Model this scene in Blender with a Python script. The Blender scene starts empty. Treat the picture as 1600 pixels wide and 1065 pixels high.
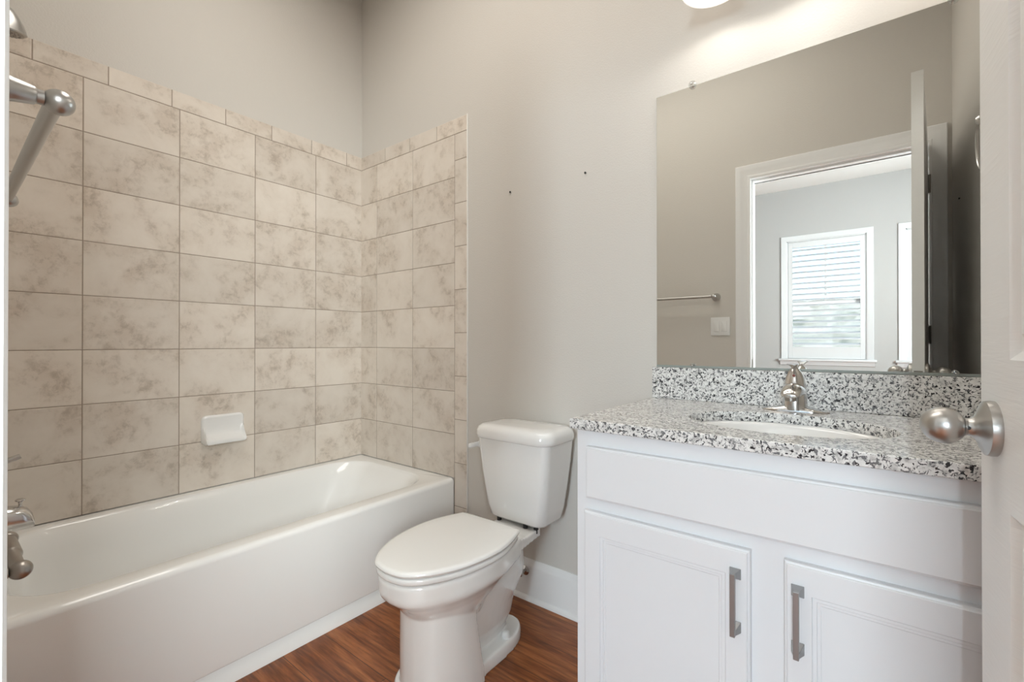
import bpy, bmesh, math, random
from mathutils import Vector, Matrix
S = bpy.context.scene
COL = S.collection
PI = math.pi
R = math.radians

# ------------------------------------------------------------------ camera
cam_d = bpy.data.cameras.new('camera')
cam_d.sensor_width = 36.0
cam_d.lens = 718.86 / 1600 * 36.0
cam_d.clip_start = 0.01
cam = bpy.data.objects.new('camera', cam_d)
COL.objects.link(cam)
cam.location = (0, 0, 1.0681)
cam.rotation_euler = (R(90 + 0.2263), 0, R(37.9154))
S.camera = cam

# ------------------------------------------------------------------ world, lights, exposure
S.view_settings.view_transform = 'Standard'
S.view_settings.look = 'None'
S.view_settings.gamma = 1.0
S.view_settings.use_curve_mapping = False
S.view_settings.exposure = 0.04
W = bpy.data.worlds.new('sky')
S.world = W
W.use_nodes = True
wn = W.node_tree
wn.nodes.clear()
w_out = wn.nodes.new('ShaderNodeOutputWorld')
w_bg = wn.nodes.new('ShaderNodeBackground')
w_sky = wn.nodes.new('ShaderNodeTexSky')
w_sky.sky_type = 'NISHITA'
w_sky.sun_disc = False
w_sky.sun_elevation = R(48)
w_sky.sun_rotation = R(0)
w_sky.dust_density = 3.0
wn.links.new(w_sky.outputs[0], w_bg.inputs[0])
wn.links.new(w_bg.outputs[0], w_out.inputs[0])
w_bg.inputs[1].default_value = 0.50


def lamp(name, kind, loc, energy, color, rot=(0, 0, 0), **kw):
    d = bpy.data.lights.new(name, kind)
    d.energy = energy
    d.color = color
    for k, v in kw.items():
        setattr(d, k, v)
    o = bpy.data.objects.new(name, d)
    COL.objects.link(o)
    o.location = loc
    o.rotation_euler = rot
    return o


WARM = (1.0, 0.985, 0.95)
DAY = (0.93, 0.97, 1.0)
SHADE_X = (-0.355, -0.115, 0.125)
SHADE_Y = 1.400
BULB_W = 0.74
for sx in SHADE_X:                                   # the three bulbs over the mirror
    lamp('bulb_light', 'POINT', (sx, SHADE_Y, 2.128), BULB_W, WARM, shadow_soft_size=0.016)
# wide panel added out of view on the bathroom ceiling as soft fill
lamp('fill_panel_light', 'AREA', (-1.10, 0.80, 3.02), 13.9, (1.0, 0.955, 0.885), shape='RECTANGLE', size=1.54, size_y=0.60)
# daylight through the second far window; fill through an added, unseen side window
lamp('window_daylight', 'AREA', (0.711, -3.76, 1.62), 248.0, (0.80, 0.91, 1.0), (R(90), 0, 0), shape='RECTANGLE', size=0.76, size_y=1.40)
lamp('side_fill_light', 'AREA', (1.76, -1.15, 1.83), 290.0, (0.94, 0.985, 1.0), (0, R(90), 0), shape='RECTANGLE', size=0.90, size_y=1.62)

# ------------------------------------------------------------------ measures of the place
XL, XR = -2.331, 0.318          # wall faces left / right
YW, YM = 0.033, 1.571           # wall face with the door / wall face with the mirror
TX, TY = -2.3246, 1.565         # tile faces
ZC = 3.09
YB = -3.589                     # far bedroom wall
ZB = 2.997
BX0, BX1 = -2.9, 1.62
OX0, OX1, OZ = -0.5708, 0.2285, 2.0636   # door opening

# ------------------------------------------------------------------ materials
MATS = {}


def new_mat(name):
    m = bpy.data.materials.new(name)
    m.use_nodes = True
    nt = m.node_tree
    b = nt.nodes['Principled BSDF']
    MATS[name] = m
    return m, nt, b


def N(nt, kind, **kw):
    n = nt.nodes.new(kind)
    for k, v in kw.items():
        setattr(n, k, v)
    return n


def ramp(nt, src, stops):
    r = N(nt, 'ShaderNodeValToRGB')
    el = r.color_ramp.elements
    while len(el) < len(stops):
        el.new(0.5)
    for e, (p, c) in zip(el, stops):
        e.position = p
        e.color = (c[0], c[1], c[2], 1)
    nt.links.new(src, r.inputs[0])
    return r


def simple(name, col, rough=0.4, metal=0.0, coat=0.0, bump=None, spec=0.5):
    m, nt, b = new_mat(name)
    b.inputs['Base Color'].default_value = (*col, 1)
    b.inputs['Roughness'].default_value = rough
    b.inputs['Metallic'].default_value = metal
    b.inputs['Coat Weight'].default_value = coat
    b.inputs['Coat Roughness'].default_value = 0.05
    b.inputs['Specular IOR Level'].default_value = spec
    if bump:
        sc, st, dist = bump
        tc = N(nt, 'ShaderNodeTexCoord')
        no = N(nt, 'ShaderNodeTexNoise')
        no.inputs['Scale'].default_value = sc
        no.inputs['Detail'].default_value = 2.0
        bp = N(nt, 'ShaderNodeBump')
        bp.inputs['Strength'].default_value = st
        bp.inputs['Distance'].default_value = dist
        nt.links.new(tc.outputs['Object'], no.inputs['Vector'])
        nt.links.new(no.outputs['Fac'], bp.inputs['Height'])
        nt.links.new(bp.outputs[0], b.inputs['Normal'])
    return m


simple('wall_paint', (0.645, 0.615, 0.57), 0.55, bump=(170, 0.22, 0.003), spec=0.3)
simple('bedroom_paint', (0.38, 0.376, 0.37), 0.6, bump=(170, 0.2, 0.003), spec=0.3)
simple('ceiling_paint', (0.80, 0.79, 0.77), 0.7, bump=(120, 0.3, 0.004))
simple('trim_white', (0.85, 0.85, 0.845), 0.32)
simple('shutter_white', (0.56, 0.57, 0.58), 0.4)
simple('cabinet_white', (0.80, 0.805, 0.82), 0.36)
simple('tub_white', (0.88, 0.875, 0.855), 0.12, coat=0.6)
simple('ceramic', (0.87, 0.865, 0.85), 0.08, coat=0.8)
simple('seat_plastic', (0.88, 0.88, 0.865), 0.16, coat=0.3)
simple('white_plastic', (0.80, 0.80, 0.79), 0.3)
simple('grout_white', (0.78, 0.76, 0.72), 0.6)
simple('nickel', (0.50, 0.488, 0.47), 0.33, 1.0)
simple('nickel_dark', (0.36, 0.33, 0.30), 0.33, 1.0)
simple('chrome', (0.66, 0.65, 0.64), 0.14, 1.0)
simple('pull_steel', (0.33, 0.33, 0.33), 0.38, 0.75)
simple('black_rubber', (0.012, 0.012, 0.012), 0.5)
simple('screw_dark', (0.02, 0.02, 0.02), 0.5)
simple('red_dot', (0.20, 0.05, 0.04), 0.4)
simple('mirror_silver', (0.89, 0.90, 0.88), 0.0, 1.0)
simple('mirror_edge', (0.30, 0.33, 0.31), 0.15)
simple('gasket', (0.30, 0.29, 0.28), 0.6)
simple('hinge_metal', (0.36, 0.35, 0.33), 0.3, 1.0)


def clear_mat(name, tint, fac):
    m, nt, b = new_mat(name)
    nt.nodes.remove(b)
    out = [n for n in nt.nodes if n.type == 'OUTPUT_MATERIAL'][0]
    t = N(nt, 'ShaderNodeBsdfTransparent')
    t.inputs[0].default_value = (*tint, 1)
    g = N(nt, 'ShaderNodeBsdfGlossy')
    g.inputs['Roughness'].default_value = 0.03
    mx = N(nt, 'ShaderNodeMixShader')
    mx.inputs[0].default_value = fac
    nt.links.new(t.outputs[0], mx.inputs[1])
    nt.links.new(g.outputs[0], mx.inputs[2])
    nt.links.new(mx.outputs[0], out.inputs[0])
    return m


clear_mat('window_glass', (0.96, 0.98, 0.98), 0.05)
clear_mat('clear_plastic', (0.93, 0.94, 0.94), 0.22)

m, nt, b = new_mat('lamp_glass')                      # lit frosted glass shade
b.inputs['Base Color'].default_value = (0.9, 0.88, 0.84, 1)
b.inputs['Roughness'].default_value = 0.3
b.inputs['Emission Color'].default_value = (1.0, 0.93, 0.82, 1)
b.inputs['Emission Strength'].default_value = 0.42
m, nt, b = new_mat('bulb')
b.inputs['Emission Color'].default_value = (1.0, 0.9, 0.78, 1)
b.inputs['Emission Strength'].default_value = 2.0
m, nt, b = new_mat('fill_panel_glow')  # glowing face of the added ceiling fill panel
b.inputs['Emission Color'].default_value = (1.0, 0.97, 0.92, 1)
b.inputs['Emission Strength'].default_value = 0.45

# wood planks running along X
m, nt, b = new_mat('floor_wood')
tc = N(nt, 'ShaderNodeTexCoord')
br = N(nt, 'ShaderNodeTexBrick')
br.offset = 0.37
br.inputs['Color1'].default_value = (0.0, 0.0, 0.0, 1)
br.inputs['Color2'].default_value = (1, 1, 1, 1)
br.inputs['Mortar'].default_value = (0.5, 0.5, 0.5, 1)
br.inputs['Scale'].default_value = 1.0
br.inputs['Mortar Size'].default_value = 0.0011
br.inputs['Mortar Smooth'].default_value = 0.2
br.inputs['Bias'].default_value = 0.0
br.inputs['Brick Width'].default_value = 1.22
br.inputs['Row Height'].default_value = 0.152
nt.links.new(tc.outputs['Object'], br.inputs['Vector'])
mp = N(nt, 'ShaderNodeMapping')
mp.inputs['Scale'].default_value = (1.5, 15.0, 1.0)
nt.links.new(tc.outputs['Object'], mp.inputs['Vector'])
addv = N(nt, 'ShaderNodeVectorMath', operation='ADD')
scv = N(nt, 'ShaderNodeVectorMath', operation='SCALE')
scv.inputs['Scale'].default_value = 9.0
nt.links.new(br.outputs['Color'], scv.inputs[0])
nt.links.new(mp.outputs[0], addv.inputs[0])
nt.links.new(scv.outputs[0], addv.inputs[1])
n1 = N(nt, 'ShaderNodeTexNoise')
n1.inputs['Scale'].default_value = 1.6
n1.inputs['Detail'].default_value = 8.0
n1.inputs['Roughness'].default_value = 0.62
n1.inputs['Distortion'].default_value = 1.1
nt.links.new(addv.outputs[0], n1.inputs['Vector'])
n2 = N(nt, 'ShaderNodeTexNoise')
n2.inputs['Scale'].default_value = 9.0
n2.inputs['Detail'].default_value = 4.0
nt.links.new(addv.outputs[0], n2.inputs['Vector'])
c1 = ramp(nt, n1.outputs['Fac'], [(0.30, (0.11, 0.030, 0.009)), (0.47, (0.23, 0.070, 0.020)), (0.60, (0.35, 0.118, 0.036)), (0.78, (0.44, 0.170, 0.062))])
c2 = ramp(nt, n2.outputs['Fac'], [(0.35, (0.72, 0.72, 0.72)), (0.62, (1.1, 1.1, 1.1))])
mu = N(nt, 'ShaderNodeMix', data_type='RGBA', blend_type='MULTIPLY')
mu.inputs['Factor'].default_value = 1.0
nt.links.new(c1.outputs[0], mu.inputs[6])
nt.links.new(c2.outputs[0], mu.inputs[7])
mu2 = N(nt, 'ShaderNodeMix', data_type='RGBA', blend_type='MIX')
mu2.inputs[7].default_value = (0.05, 0.02, 0.012, 1)
nt.links.new(br.outputs['Fac'], mu2.inputs['Factor'])
nt.links.new(mu.outputs[2], mu2.inputs[6])
nt.links.new(mu2.outputs[2], b.inputs['Base Color'])
b.inputs['Roughness'].default_value = 0.38
bp = N(nt, 'ShaderNodeBump')
bp.inputs['Strength'].default_value = 0.12
bp.inputs['Distance'].default_value = 0.002
nt.links.new(n2.outputs['Fac'], bp.inputs['Height'])
nt.links.new(bp.outputs[0], b.inputs['Normal'])

# stone-look wall tile, a different pattern on every tile
m, nt, b = new_mat('stone_tile')
tc = N(nt, 'ShaderNodeTexCoord')
ge = N(nt, 'ShaderNodeNewGeometry')
sc = N(nt, 'ShaderNodeMath', operation='MULTIPLY')
sc.inputs[1].default_value = 40.0
nt.links.new(ge.outputs['Random Per Island'], sc.inputs[0])
cmb = N(nt, 'ShaderNodeCombineXYZ')
for k in range(3):
    nt.links.new(sc.outputs[0], cmb.inputs[k])
av = N(nt, 'ShaderNodeVectorMath', operation='ADD')
nt.links.new(tc.outputs['Object'], av.inputs[0])
nt.links.new(cmb.outputs[0], av.inputs[1])
na = N(nt, 'ShaderNodeTexNoise')
na.inputs['Scale'].default_value = 6.0
na.inputs['Detail'].default_value = 7.0
na.inputs['Roughness'].default_value = 0.6
na.inputs['Distortion'].default_value = 0.3
nt.links.new(av.outputs[0], na.inputs['Vector'])
nb = N(nt, 'ShaderNodeTexNoise')
nb.inputs['Scale'].default_value = 26.0
nb.inputs['Detail'].default_value = 8.0
nb.inputs['Roughness'].default_value = 0.74
nb.inputs['Distortion'].default_value = 0.25
nt.links.new(av.outputs[0], nb.inputs['Vector'])
ca = ramp(nt, na.outputs['Fac'], [(0.34, (0.635, 0.555, 0.475)), (0.50, (0.705, 0.635, 0.558)), (0.66, (0.75, 0.685, 0.61))])
# darker pitted veins, only inside large blotches
msk = ramp(nt, na.outputs['Fac'], [(0.41, (1, 1, 1)), (0.55, (0, 0, 0))])
vn = ramp(nt, nb.outputs['Fac'], [(0.37, (1, 1, 1)), (0.52, (0, 0, 0))])
vm = N(nt, 'ShaderNodeMath', operation='MULTIPLY')
nt.links.new(msk.outputs[0], vm.inputs[0])
nt.links.new(vn.outputs[0], vm.inputs[1])
vk = N(nt, 'ShaderNodeMath', operation='MULTIPLY')
vk.inputs[1].default_value = 0.55
nt.links.new(vm.outputs[0], vk.inputs[0])
mv = N(nt, 'ShaderNodeMix', data_type='RGBA')
mv.inputs[7].default_value = (0.36, 0.295, 0.23, 1)
nt.links.new(vk.outputs[0], mv.inputs['Factor'])
nt.links.new(ca.outputs[0], mv.inputs[6])
# pale fossil-like flecks
fl = ramp(nt, nb.outputs['Fac'], [(0.60, (0, 0, 0)), (0.68, (1, 1, 1))])
fm = N(nt, 'ShaderNodeMath', operation='MULTIPLY')
nt.links.new(fl.outputs[0], fm.inputs[0])
nt.links.new(msk.outputs[0], fm.inputs[1])
fk = N(nt, 'ShaderNodeMath', operation='MULTIPLY')
fk.inputs[1].default_value = 0.5
nt.links.new(fm.outputs[0], fk.inputs[0])
mf = N(nt, 'ShaderNodeMix', data_type='RGBA')
mf.inputs[7].default_value = (0.74, 0.67, 0.585, 1)
nt.links.new(fk.outputs[0], mf.inputs['Factor'])
nt.links.new(mv.outputs[2], mf.inputs[6])
# slight overall tone shift per tile
hs = N(nt, 'ShaderNodeHueSaturation')
mr = N(nt, 'ShaderNodeMapRange')
mr.inputs['To Min'].default_value = 0.94
mr.inputs['To Max'].default_value = 1.05
nt.links.new(ge.outputs['Random Per Island'], mr.inputs['Value'])
nt.links.new(mr.outputs[0], hs.inputs['Value'])
nt.links.new(mf.outputs[2], hs.inputs['Color'])
nt.links.new(hs.outputs[0], b.inputs['Base Color'])
b.inputs['Roughness'].default_value = 0.42
b.inputs['Specular IOR Level'].default_value = 0.25
simple('grout', (0.31, 0.25, 0.20), 0.85)

# speckled granite
m, nt, b = new_mat('granite')
tc = N(nt, 'ShaderNodeTexCoord')


def noise(scale, detail=3.0, rough=0.5, dist=0.0, off=0.0):
    n = N(nt, 'ShaderNodeTexNoise')
    n.inputs['Scale'].default_value = scale
    n.inputs['Detail'].default_value = detail
    n.inputs['Roughness'].default_value = rough
    n.inputs['Distortion'].default_value = dist
    mpx = N(nt, 'ShaderNodeMapping')
    mpx.inputs['Location'].default_value = (off, off * 0.7, off * 1.3)
    nt.links.new(tc.outputs['Object'], mpx.inputs['Vector'])
    nt.links.new(mpx.outputs[0], n.inputs['Vector'])
    return n


g0 = noise(80, 3, 0.55, 0.4)
base = ramp(nt, g0.outputs['Fac'], [(0.34, (0.46, 0.45, 0.44)), (0.47, (0.74, 0.73, 0.71)), (0.62, (0.86, 0.85, 0.83))])
g1 = noise(135, 2.5, 0.5, 0.8, 3.1)
f1 = ramp(nt, g1.outputs['Fac'], [(0.57, (0, 0, 0)), (0.60, (1, 1, 1))])
mx1 = N(nt, 'ShaderNodeMix', data_type='RGBA')
mx1.inputs[7].default_value = (0.17, 0.17, 0.175, 1)
nt.links.new(f1.outputs[0], mx1.inputs['Factor'])
nt.links.new(base.outputs[0], mx1.inputs[6])
g2 = noise(165, 2.0, 0.5, 0.6, 7.7)
f2 = ramp(nt, g2.outputs['Fac'], [(0.59, (0, 0, 0)), (0.615, (1, 1, 1))])
mx2 = N(nt, 'ShaderNodeMix', data_type='RGBA')
mx2.inputs[7].default_value = (0.022, 0.022, 0.026, 1)
nt.links.new(f2.outputs[0], mx2.inputs['Factor'])
nt.links.new(mx1.outputs[2], mx2.inputs[6])
nt.links.new(mx2.outputs[2], b.inputs['Base Color'])
b.inputs['Roughness'].default_value = 0.16
b.inputs['Coat Weight'].default_value = 0.15
b.inputs['Coat Roughness'].default_value = 0.05

# white door skin with pressed wood grain
m, nt, b = new_mat('door_white')
b.inputs['Base Color'].default_value = (0.82, 0.818, 0.805, 1)
b.inputs['Roughness'].default_value = 0.38
tc = N(nt, 'ShaderNodeTexCoord')
mp = N(nt, 'ShaderNodeMapping')
mp.inputs['Scale'].default_value = (1.0, 1.0, 14.0)
nt.links.new(tc.outputs['Object'], mp.inputs['Vector'])
wv = N(nt, 'ShaderNodeTexNoise')
wv.inputs['Scale'].default_value = 9.0
wv.inputs['Detail'].default_value = 4.0
wv.inputs['Distortion'].default_value = 1.0
nt.links.new(mp.outputs[0], wv.inputs['Vector'])
bp = N(nt, 'ShaderNodeBump')
bp.inputs['Strength'].default_value = 0.25
bp.inputs['Distance'].default_value = 0.002
nt.links.new(wv.outputs['Fac'], bp.inputs['Height'])
nt.links.new(bp.outputs[0], b.inputs['Normal'])

m, nt, b = new_mat('hedge_leaves')
tc = N(nt, 'ShaderNodeTexCoord')
hn = N(nt, 'ShaderNodeTexNoise')
hn.inputs['Scale'].default_value = 3.0
hn.inputs['Detail'].default_value = 6.0
nt.links.new(tc.outputs['Object'], hn.inputs['Vector'])
hc = ramp(nt, hn.outputs['Fac'], [(0.35, (0.36, 0.40, 0.38)), (0.65, (0.50, 0.53, 0.51))])
nt.links.new(hc.outputs[0], b.inputs['Base Color'])
b.inputs['Roughness'].default_value = 0.9
simple('lawn', (0.30, 0.34, 0.24), 0.95)

# ------------------------------------------------------------------ mesh helpers


def V(*a):
    return Vector(a)


def box(bm, x0, x1, y0, y1, z0, z1):
    vs = [bm.verts.new(p) for p in ((x0, y0, z0), (x1, y0, z0), (x1, y1, z0), (x0, y1, z0), (x0, y0, z1), (x1, y0, z1), (x1, y1, z1), (x0, y1, z1))]
    for f in ((0, 3, 2, 1), (4, 5, 6, 7), (0, 1, 5, 4), (1, 2, 6, 5), (2, 3, 7, 6), (3, 0, 4, 7)):
        bm.faces.new([vs[i] for i in f])


def loft(bm, rings, cap0=True, cap1=True, closed=True):
    rv = [[bm.verts.new(p) for p in r] for r in rings]
    n = len(rv[0])
    for a, c in zip(rv[:-1], rv[1:]):
        for i in range(n if closed else n - 1):
            j = (i + 1) % n
            bm.faces.new((a[i], a[j], c[j], c[i]))
    if cap0:
        bm.faces.new(rv[0][::-1])
    if cap1:
        bm.faces.new(rv[-1])
    return rv


def frame_of(axis):
    a = Vector(axis).normalized()
    t = V(0, 0, 1) if abs(a.z) < 0.9 else V(1, 0, 0)
    u = a.cross(t).normalized()
    return a, u, a.cross(u).normalized()


def lathe(bm, prof, origin, axis=(0, 0, 1), seg=32, cap0=True, cap1=True):
    a, u, v = frame_of(axis)
    o = Vector(origin)
    rings = []
    for r, h in prof:
        r = max(r, 1e-4)
        rings.append([o + a * h + (u * math.cos(2 * PI * k / seg) + v * math.sin(2 * PI * k / seg)) * r for k in range(seg)])
    loft(bm, rings, cap0, cap1)


def tube(bm, pts, rad, seg=16):
    pts = [Vector(p) for p in pts]
    if not isinstance(rad, (list, tuple)):
        rad = [rad] * len(pts)
    rings, up = [], None
    for i, p in enumerate(pts):
        d = (pts[min(i + 1, len(pts) - 1)] - pts[max(i - 1, 0)]).normalized()
        if up is None:
            up = frame_of(d)[1]
        up = (up - d * up.dot(d)).normalized()
        w = d.cross(up)
        rings.append([p + (up * math.cos(2 * PI * k / seg) + w * math.sin(2 * PI * k / seg)) * rad[i] for k in range(seg)])
    loft(bm, rings)


def curve_pts(ctrl, n=8):
    """Catmull-Rom through control points (any length tuples)."""
    out = []
    c = [ctrl[0]] + list(ctrl) + [ctrl[-1]]
    for i in range(1, len(c) - 2):
        p0, p1, p2, p3 = c[i - 1:i + 3]
        for k in range(n):
            t = k / n
            out.append(tuple(0.5 * (2 * b_ + (c_ - a_) * t + (2 * a_ - 5 * b_ + 4 * c_ - d_) * t * t + (-a_ + 3 * b_ - 3 * c_ + d_) * t ** 3)
                             for a_, b_, c_, d_ in zip(p0, p1, p2, p3)))
    out.append(tuple(ctrl[-1]))
    return out


def rrect(cx, cy, hx, hy, r, n=8):
    """rounded rectangle outline, counter-clockwise, 4*(n+1) points"""
    r = min(r, hx - 1e-4, hy - 1e-4)
    pts = []
    for q, (sx, sy) in enumerate(((1, 1), (-1, 1), (-1, -1), (1, -1))):
        for k in range(n + 1):
            a = q * PI / 2 + k * PI / 2 / n
            pts.append((cx + sx * (hx - r) + r * math.cos(a), cy + sy * (hy - r) + r * math.sin(a)))
    return pts


def rbox(bm, x0, x1, y0, y1, z0, z1, r=0.01, e=0.003, axis='z', n=6):
    """box with rounded corners about one axis and softened end edges"""
    if axis == 'z':
        a0, a1, b0, b1, c0, c1 = x0, x1, y0, y1, z0, z1
        mk = lambda a, b_, c: (a, b_, c)
    elif axis == 'y':
        a0, a1, b0, b1, c0, c1 = z0, z1, x0, x1, y0, y1
        mk = lambda a, b_, c: (b_, c, a)
    else:
        a0, a1, b0, b1, c0, c1 = y0, y1, z0, z1, x0, x1
        mk = lambda a, b_, c: (c, a, b_)
    rings = []
    for off, c in ((e, c0), (e * 0.3, c0 + e * 0.3), (0, c0 + e), (0, c1 - e), (e * 0.3, c1 - e * 0.3), (e, c1)):
        rings.append([mk(p[0], p[1], c) for p in rrect((a0 + a1) / 2, (b0 + b1) / 2, (a1 - a0) / 2 - off, (b1 - b0) / 2 - off, r, n)])
    loft(bm, rings)


def obj(name, bm, mat, parent=None, smooth=True, angle=35, bevel=0.0, seg=2, mats=None):
    bmesh.ops.recalc_face_normals(bm, faces=bm.faces)
    me = bpy.data.meshes.new(name)
    bm.to_mesh(me)
    bm.free()
    for mm in (mats or [mat]):
        me.materials.append(MATS[mm])
    o = bpy.data.objects.new(name, me)
    COL.objects.link(o)
    if bevel:
        md = o.modifiers.new('bevel', 'BEVEL')
        md.width = bevel
        md.segments = seg
        md.limit_method = 'ANGLE'
        md.angle_limit = R(40)
    if smooth:
        for p in me.polygons:
            p.use_smooth = True
        try:
            me.set_sharp_from_angle(angle=R(angle))
        except Exception:
            pass
    if parent:
        o.parent = parent
        o.matrix_parent_inverse = Matrix.Translation(-Vector(parent.location)) if parent.type == 'EMPTY' and not any(parent.rotation_euler) else Matrix()
    return o


def thing(name, label, cat, loc=(0, 0, 0), group=None):
    o = bpy.data.objects.new(name, None)
    COL.objects.link(o)
    o.location = loc
    o.empty_display_size = 0.05
    o['label'] = label
    o['category'] = cat
    if group:
        o['group'] = group
    return o


def tag(o, label, cat, group=None):
    o['label'] = label
    o['category'] = cat
    if group:
        o['group'] = group
    return o


def struct(o, label, cat):
    o['kind'] = 'structure'
    o['label'] = label
    o['category'] = cat
    return o


def B():
    return bmesh.new()


def panel_face(bm, u0, u1, v0, v1, w, panels, prof, mp):
    """flat face at depth w with moulded panels in a column; prof = [(inset, depth)...]; mp maps (u,v,w) to xyz"""
    us = sorted({u0, u1} | {p[0] for p in panels} | {p[1] for p in panels})
    vs = sorted({v0, v1} | {p[2] for p in panels} | {p[3] for p in panels})
    vt = {}

    def g(u, v):
        if (u, v) not in vt:
            vt[(u, v)] = bm.verts.new(mp(u, v, w))
        return vt[(u, v)]
    for i in range(len(us) - 1):
        for j in range(len(vs) - 1):
            a, c, d, e = us[i], us[i + 1], vs[j], vs[j + 1]
            if any(abs(p[0] - a) < 1e-9 and abs(p[1] - c) < 1e-9 and abs(p[2] - d) < 1e-9 and abs(p[3] - e) < 1e-9 for p in panels):
                prev = [g(a, d), g(c, d), g(c, e), g(a, e)]
                for ins, dep in prof:
                    cur = [bm.verts.new(mp(x, y, w + dep)) for x, y in ((a + ins, d + ins), (c - ins, d + ins), (c - ins, e - ins), (a + ins, e - ins))]
                    for k in range(4):
                        bm.faces.new((prev[k], prev[(k + 1) % 4], cur[(k + 1) % 4], cur[k]))
                    prev = cur
                bm.faces.new(prev)
            else:
                bm.faces.new((g(a, d), g(c, d), g(c, e), g(a, e)))
    return us, vs


# ------------------------------------------------------------------ room shell
bm = B(); box(bm, BX0 - .1, BX1 + .1, YB - .2, YM + .1, -0.05, 0.0)
struct(obj('floor', bm, 'floor_wood', smooth=False), 'reddish brown wood plank floor', 'floor')
bm = B(); box(bm, XL - .1, XR + .1, YW - .116, YM + .1, ZC, ZC + .06)
struct(obj('ceiling', bm, 'ceiling_paint', smooth=False), 'white bathroom ceiling above the frame', 'ceiling')
bm = B(); box(bm, XL - .1, XL, YW - .116, YM + .1, 0, ZC)
wall_left = struct(obj('wall_left', bm, 'wall_paint', smooth=False), 'beige painted wall above the long side of the bathtub', 'wall')
bm = B(); box(bm, XL, XR, YM, YM + .1, 0, ZC)
wall_back = struct(obj('wall_back', bm, 'wall_paint', smooth=False), 'beige painted wall behind toilet, vanity and mirror', 'wall')
bm = B(); box(bm, XR, XR + .1, YW - .116, YM + .1, 0, ZC)
struct(obj('wall_right', bm, 'wall_paint', smooth=False), 'painted side wall by the vanity, seen in the mirror', 'wall')
YI = YW - .116                                     # bedroom face of the door wall
bm = B()
box(bm, XL, OX0 - .012, YI, YW, 0, ZC)
box(bm, OX1 + .012, XR, YI, YW, 0, ZC)
box(bm, OX0 - .012, OX1 + .012, YI, YW, OZ + .012, ZC)
struct(obj('wall_front', bm, 'wall_paint', smooth=False), 'painted wall around the doorway, seen in the mirror', 'wall')
# bedroom shell
bm = B(); box(bm, BX0, BX1, YB - .1, YI, ZB, ZB + .06)
struct(obj('ceiling', bm, 'ceiling_paint', smooth=False), 'white bedroom ceiling seen through the doorway in the mirror', 'ceiling')
bm = B()
box(bm, BX0 - .1, BX0, YB - .1, YI, 0, ZB); struct(obj('wall_bedroom_left', bm, 'bedroom_paint', smooth=False), 'bedroom side wall outside the picture', 'wall')
SZ0, SZ1 = 1.36, 2.30                                # side window added out of view to let in fill light
SIDE = [(-1.98, -0.33)]
bm = B()
for y0, y1 in ((YB - .1, SIDE[0][0]), (SIDE[0][1], YI)):
    box(bm, BX1, BX1 + .1, y0, y1, 0, ZB)
for y0, y1 in SIDE:
    box(bm, BX1, BX1 + .1, y0, y1, 0, SZ0); box(bm, BX1, BX1 + .1, y0, y1, SZ1, ZB)
struct(obj('wall_bedroom_right', bm, 'bedroom_paint', smooth=False), 'bedroom side wall with an added high window, outside the picture', 'wall')
for k, (a, c) in enumerate(SIDE):
    bm = B()
    for y0, y1, z0_, z1_ in ((a, a + .04, SZ0, SZ1), (c - .04, c, SZ0, SZ1), (a + .04, c - .04, SZ0, SZ0 + .04), (a + .04, c - .04, SZ1 - .04, SZ1)):
        box(bm, BX1 + .03, BX1 + .08, y0, y1, z0_, z1_)
    sw3 = struct(obj('window_%d' % (3 + k), bm, 'trim_white', smooth=False), 'added unseen side window that sends fill light into the bathroom', 'window')
    bm = B(); box(bm, BX1 + .05, BX1 + .054, a + .03, c - .03, SZ0 + .03, SZ1 - .03)
    obj('pane', bm, 'window_glass', sw3, smooth=False)
bm = B()
box(bm, BX0, XL - .1, YI, YI + .1, 0, ZB); box(bm, XR + .1, BX1, YI, YI + .1, 0, ZB)
struct(obj('wall_bedroom_front', bm, 'bedroom_paint', smooth=False), 'bedroom wall beside the bathroom', 'wall')
WIN = [(-0.829, -0.032), (0.313, 1.110)]   # openings of the bedroom windows
WZ0, WZ1 = 0.872, 2.338
bm = B()
xs = [BX0] + [x for w_ in sorted(WIN) for x in w_] + [BX1]
for k in (0, 2, 4):
    box(bm, xs[k], xs[k + 1], YB - .1, YB, 0, ZB)
for a, c in WIN:
    box(bm, a, c, YB - .1, YB, 0, WZ0); box(bm, a, c, YB - .1, YB, WZ1, ZB)
struct(obj('wall_far', bm, 'bedroom_paint', smooth=False), 'pale grey bedroom wall with two windows, seen in the mirror', 'wall')

# door casing and jamb lining
bm = B()
kr = (0.3007 - OX1) / 0.0838


def casing(bm, yface, sgn, kright):
    prof = [(0.0, 0.0), (0.0, 0.009), (0.006, 0.012), (0.016, 0.012), (0.020, 0.0095), (0.050, 0.013), (0.060, 0.0165), (0.0795, 0.017), (0.0838, 0.014), (0.0838, 0.0)]
    P = []
    for d, h in prof:
        P.append([V(OX0 - d, yface + sgn * h, 0.0), V(OX0 - d, yface + sgn * h, OZ + d), V(OX1 + d * kright, yface + sgn * h, OZ + d), V(OX1 + d * kright, yface + sgn * h, 0.0)])
    vv = [[bm.verts.new(p) for p in row] for row in P]
    for a, c in zip(vv[:-1], vv[1:]):
        for k in range(3):
            bm.faces.new((a[k], a[k + 1], c[k + 1], c[k]))
    bm.faces.new([r_[0] for r_ in vv]); bm.faces.new([r_[3] for r_ in vv])


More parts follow.
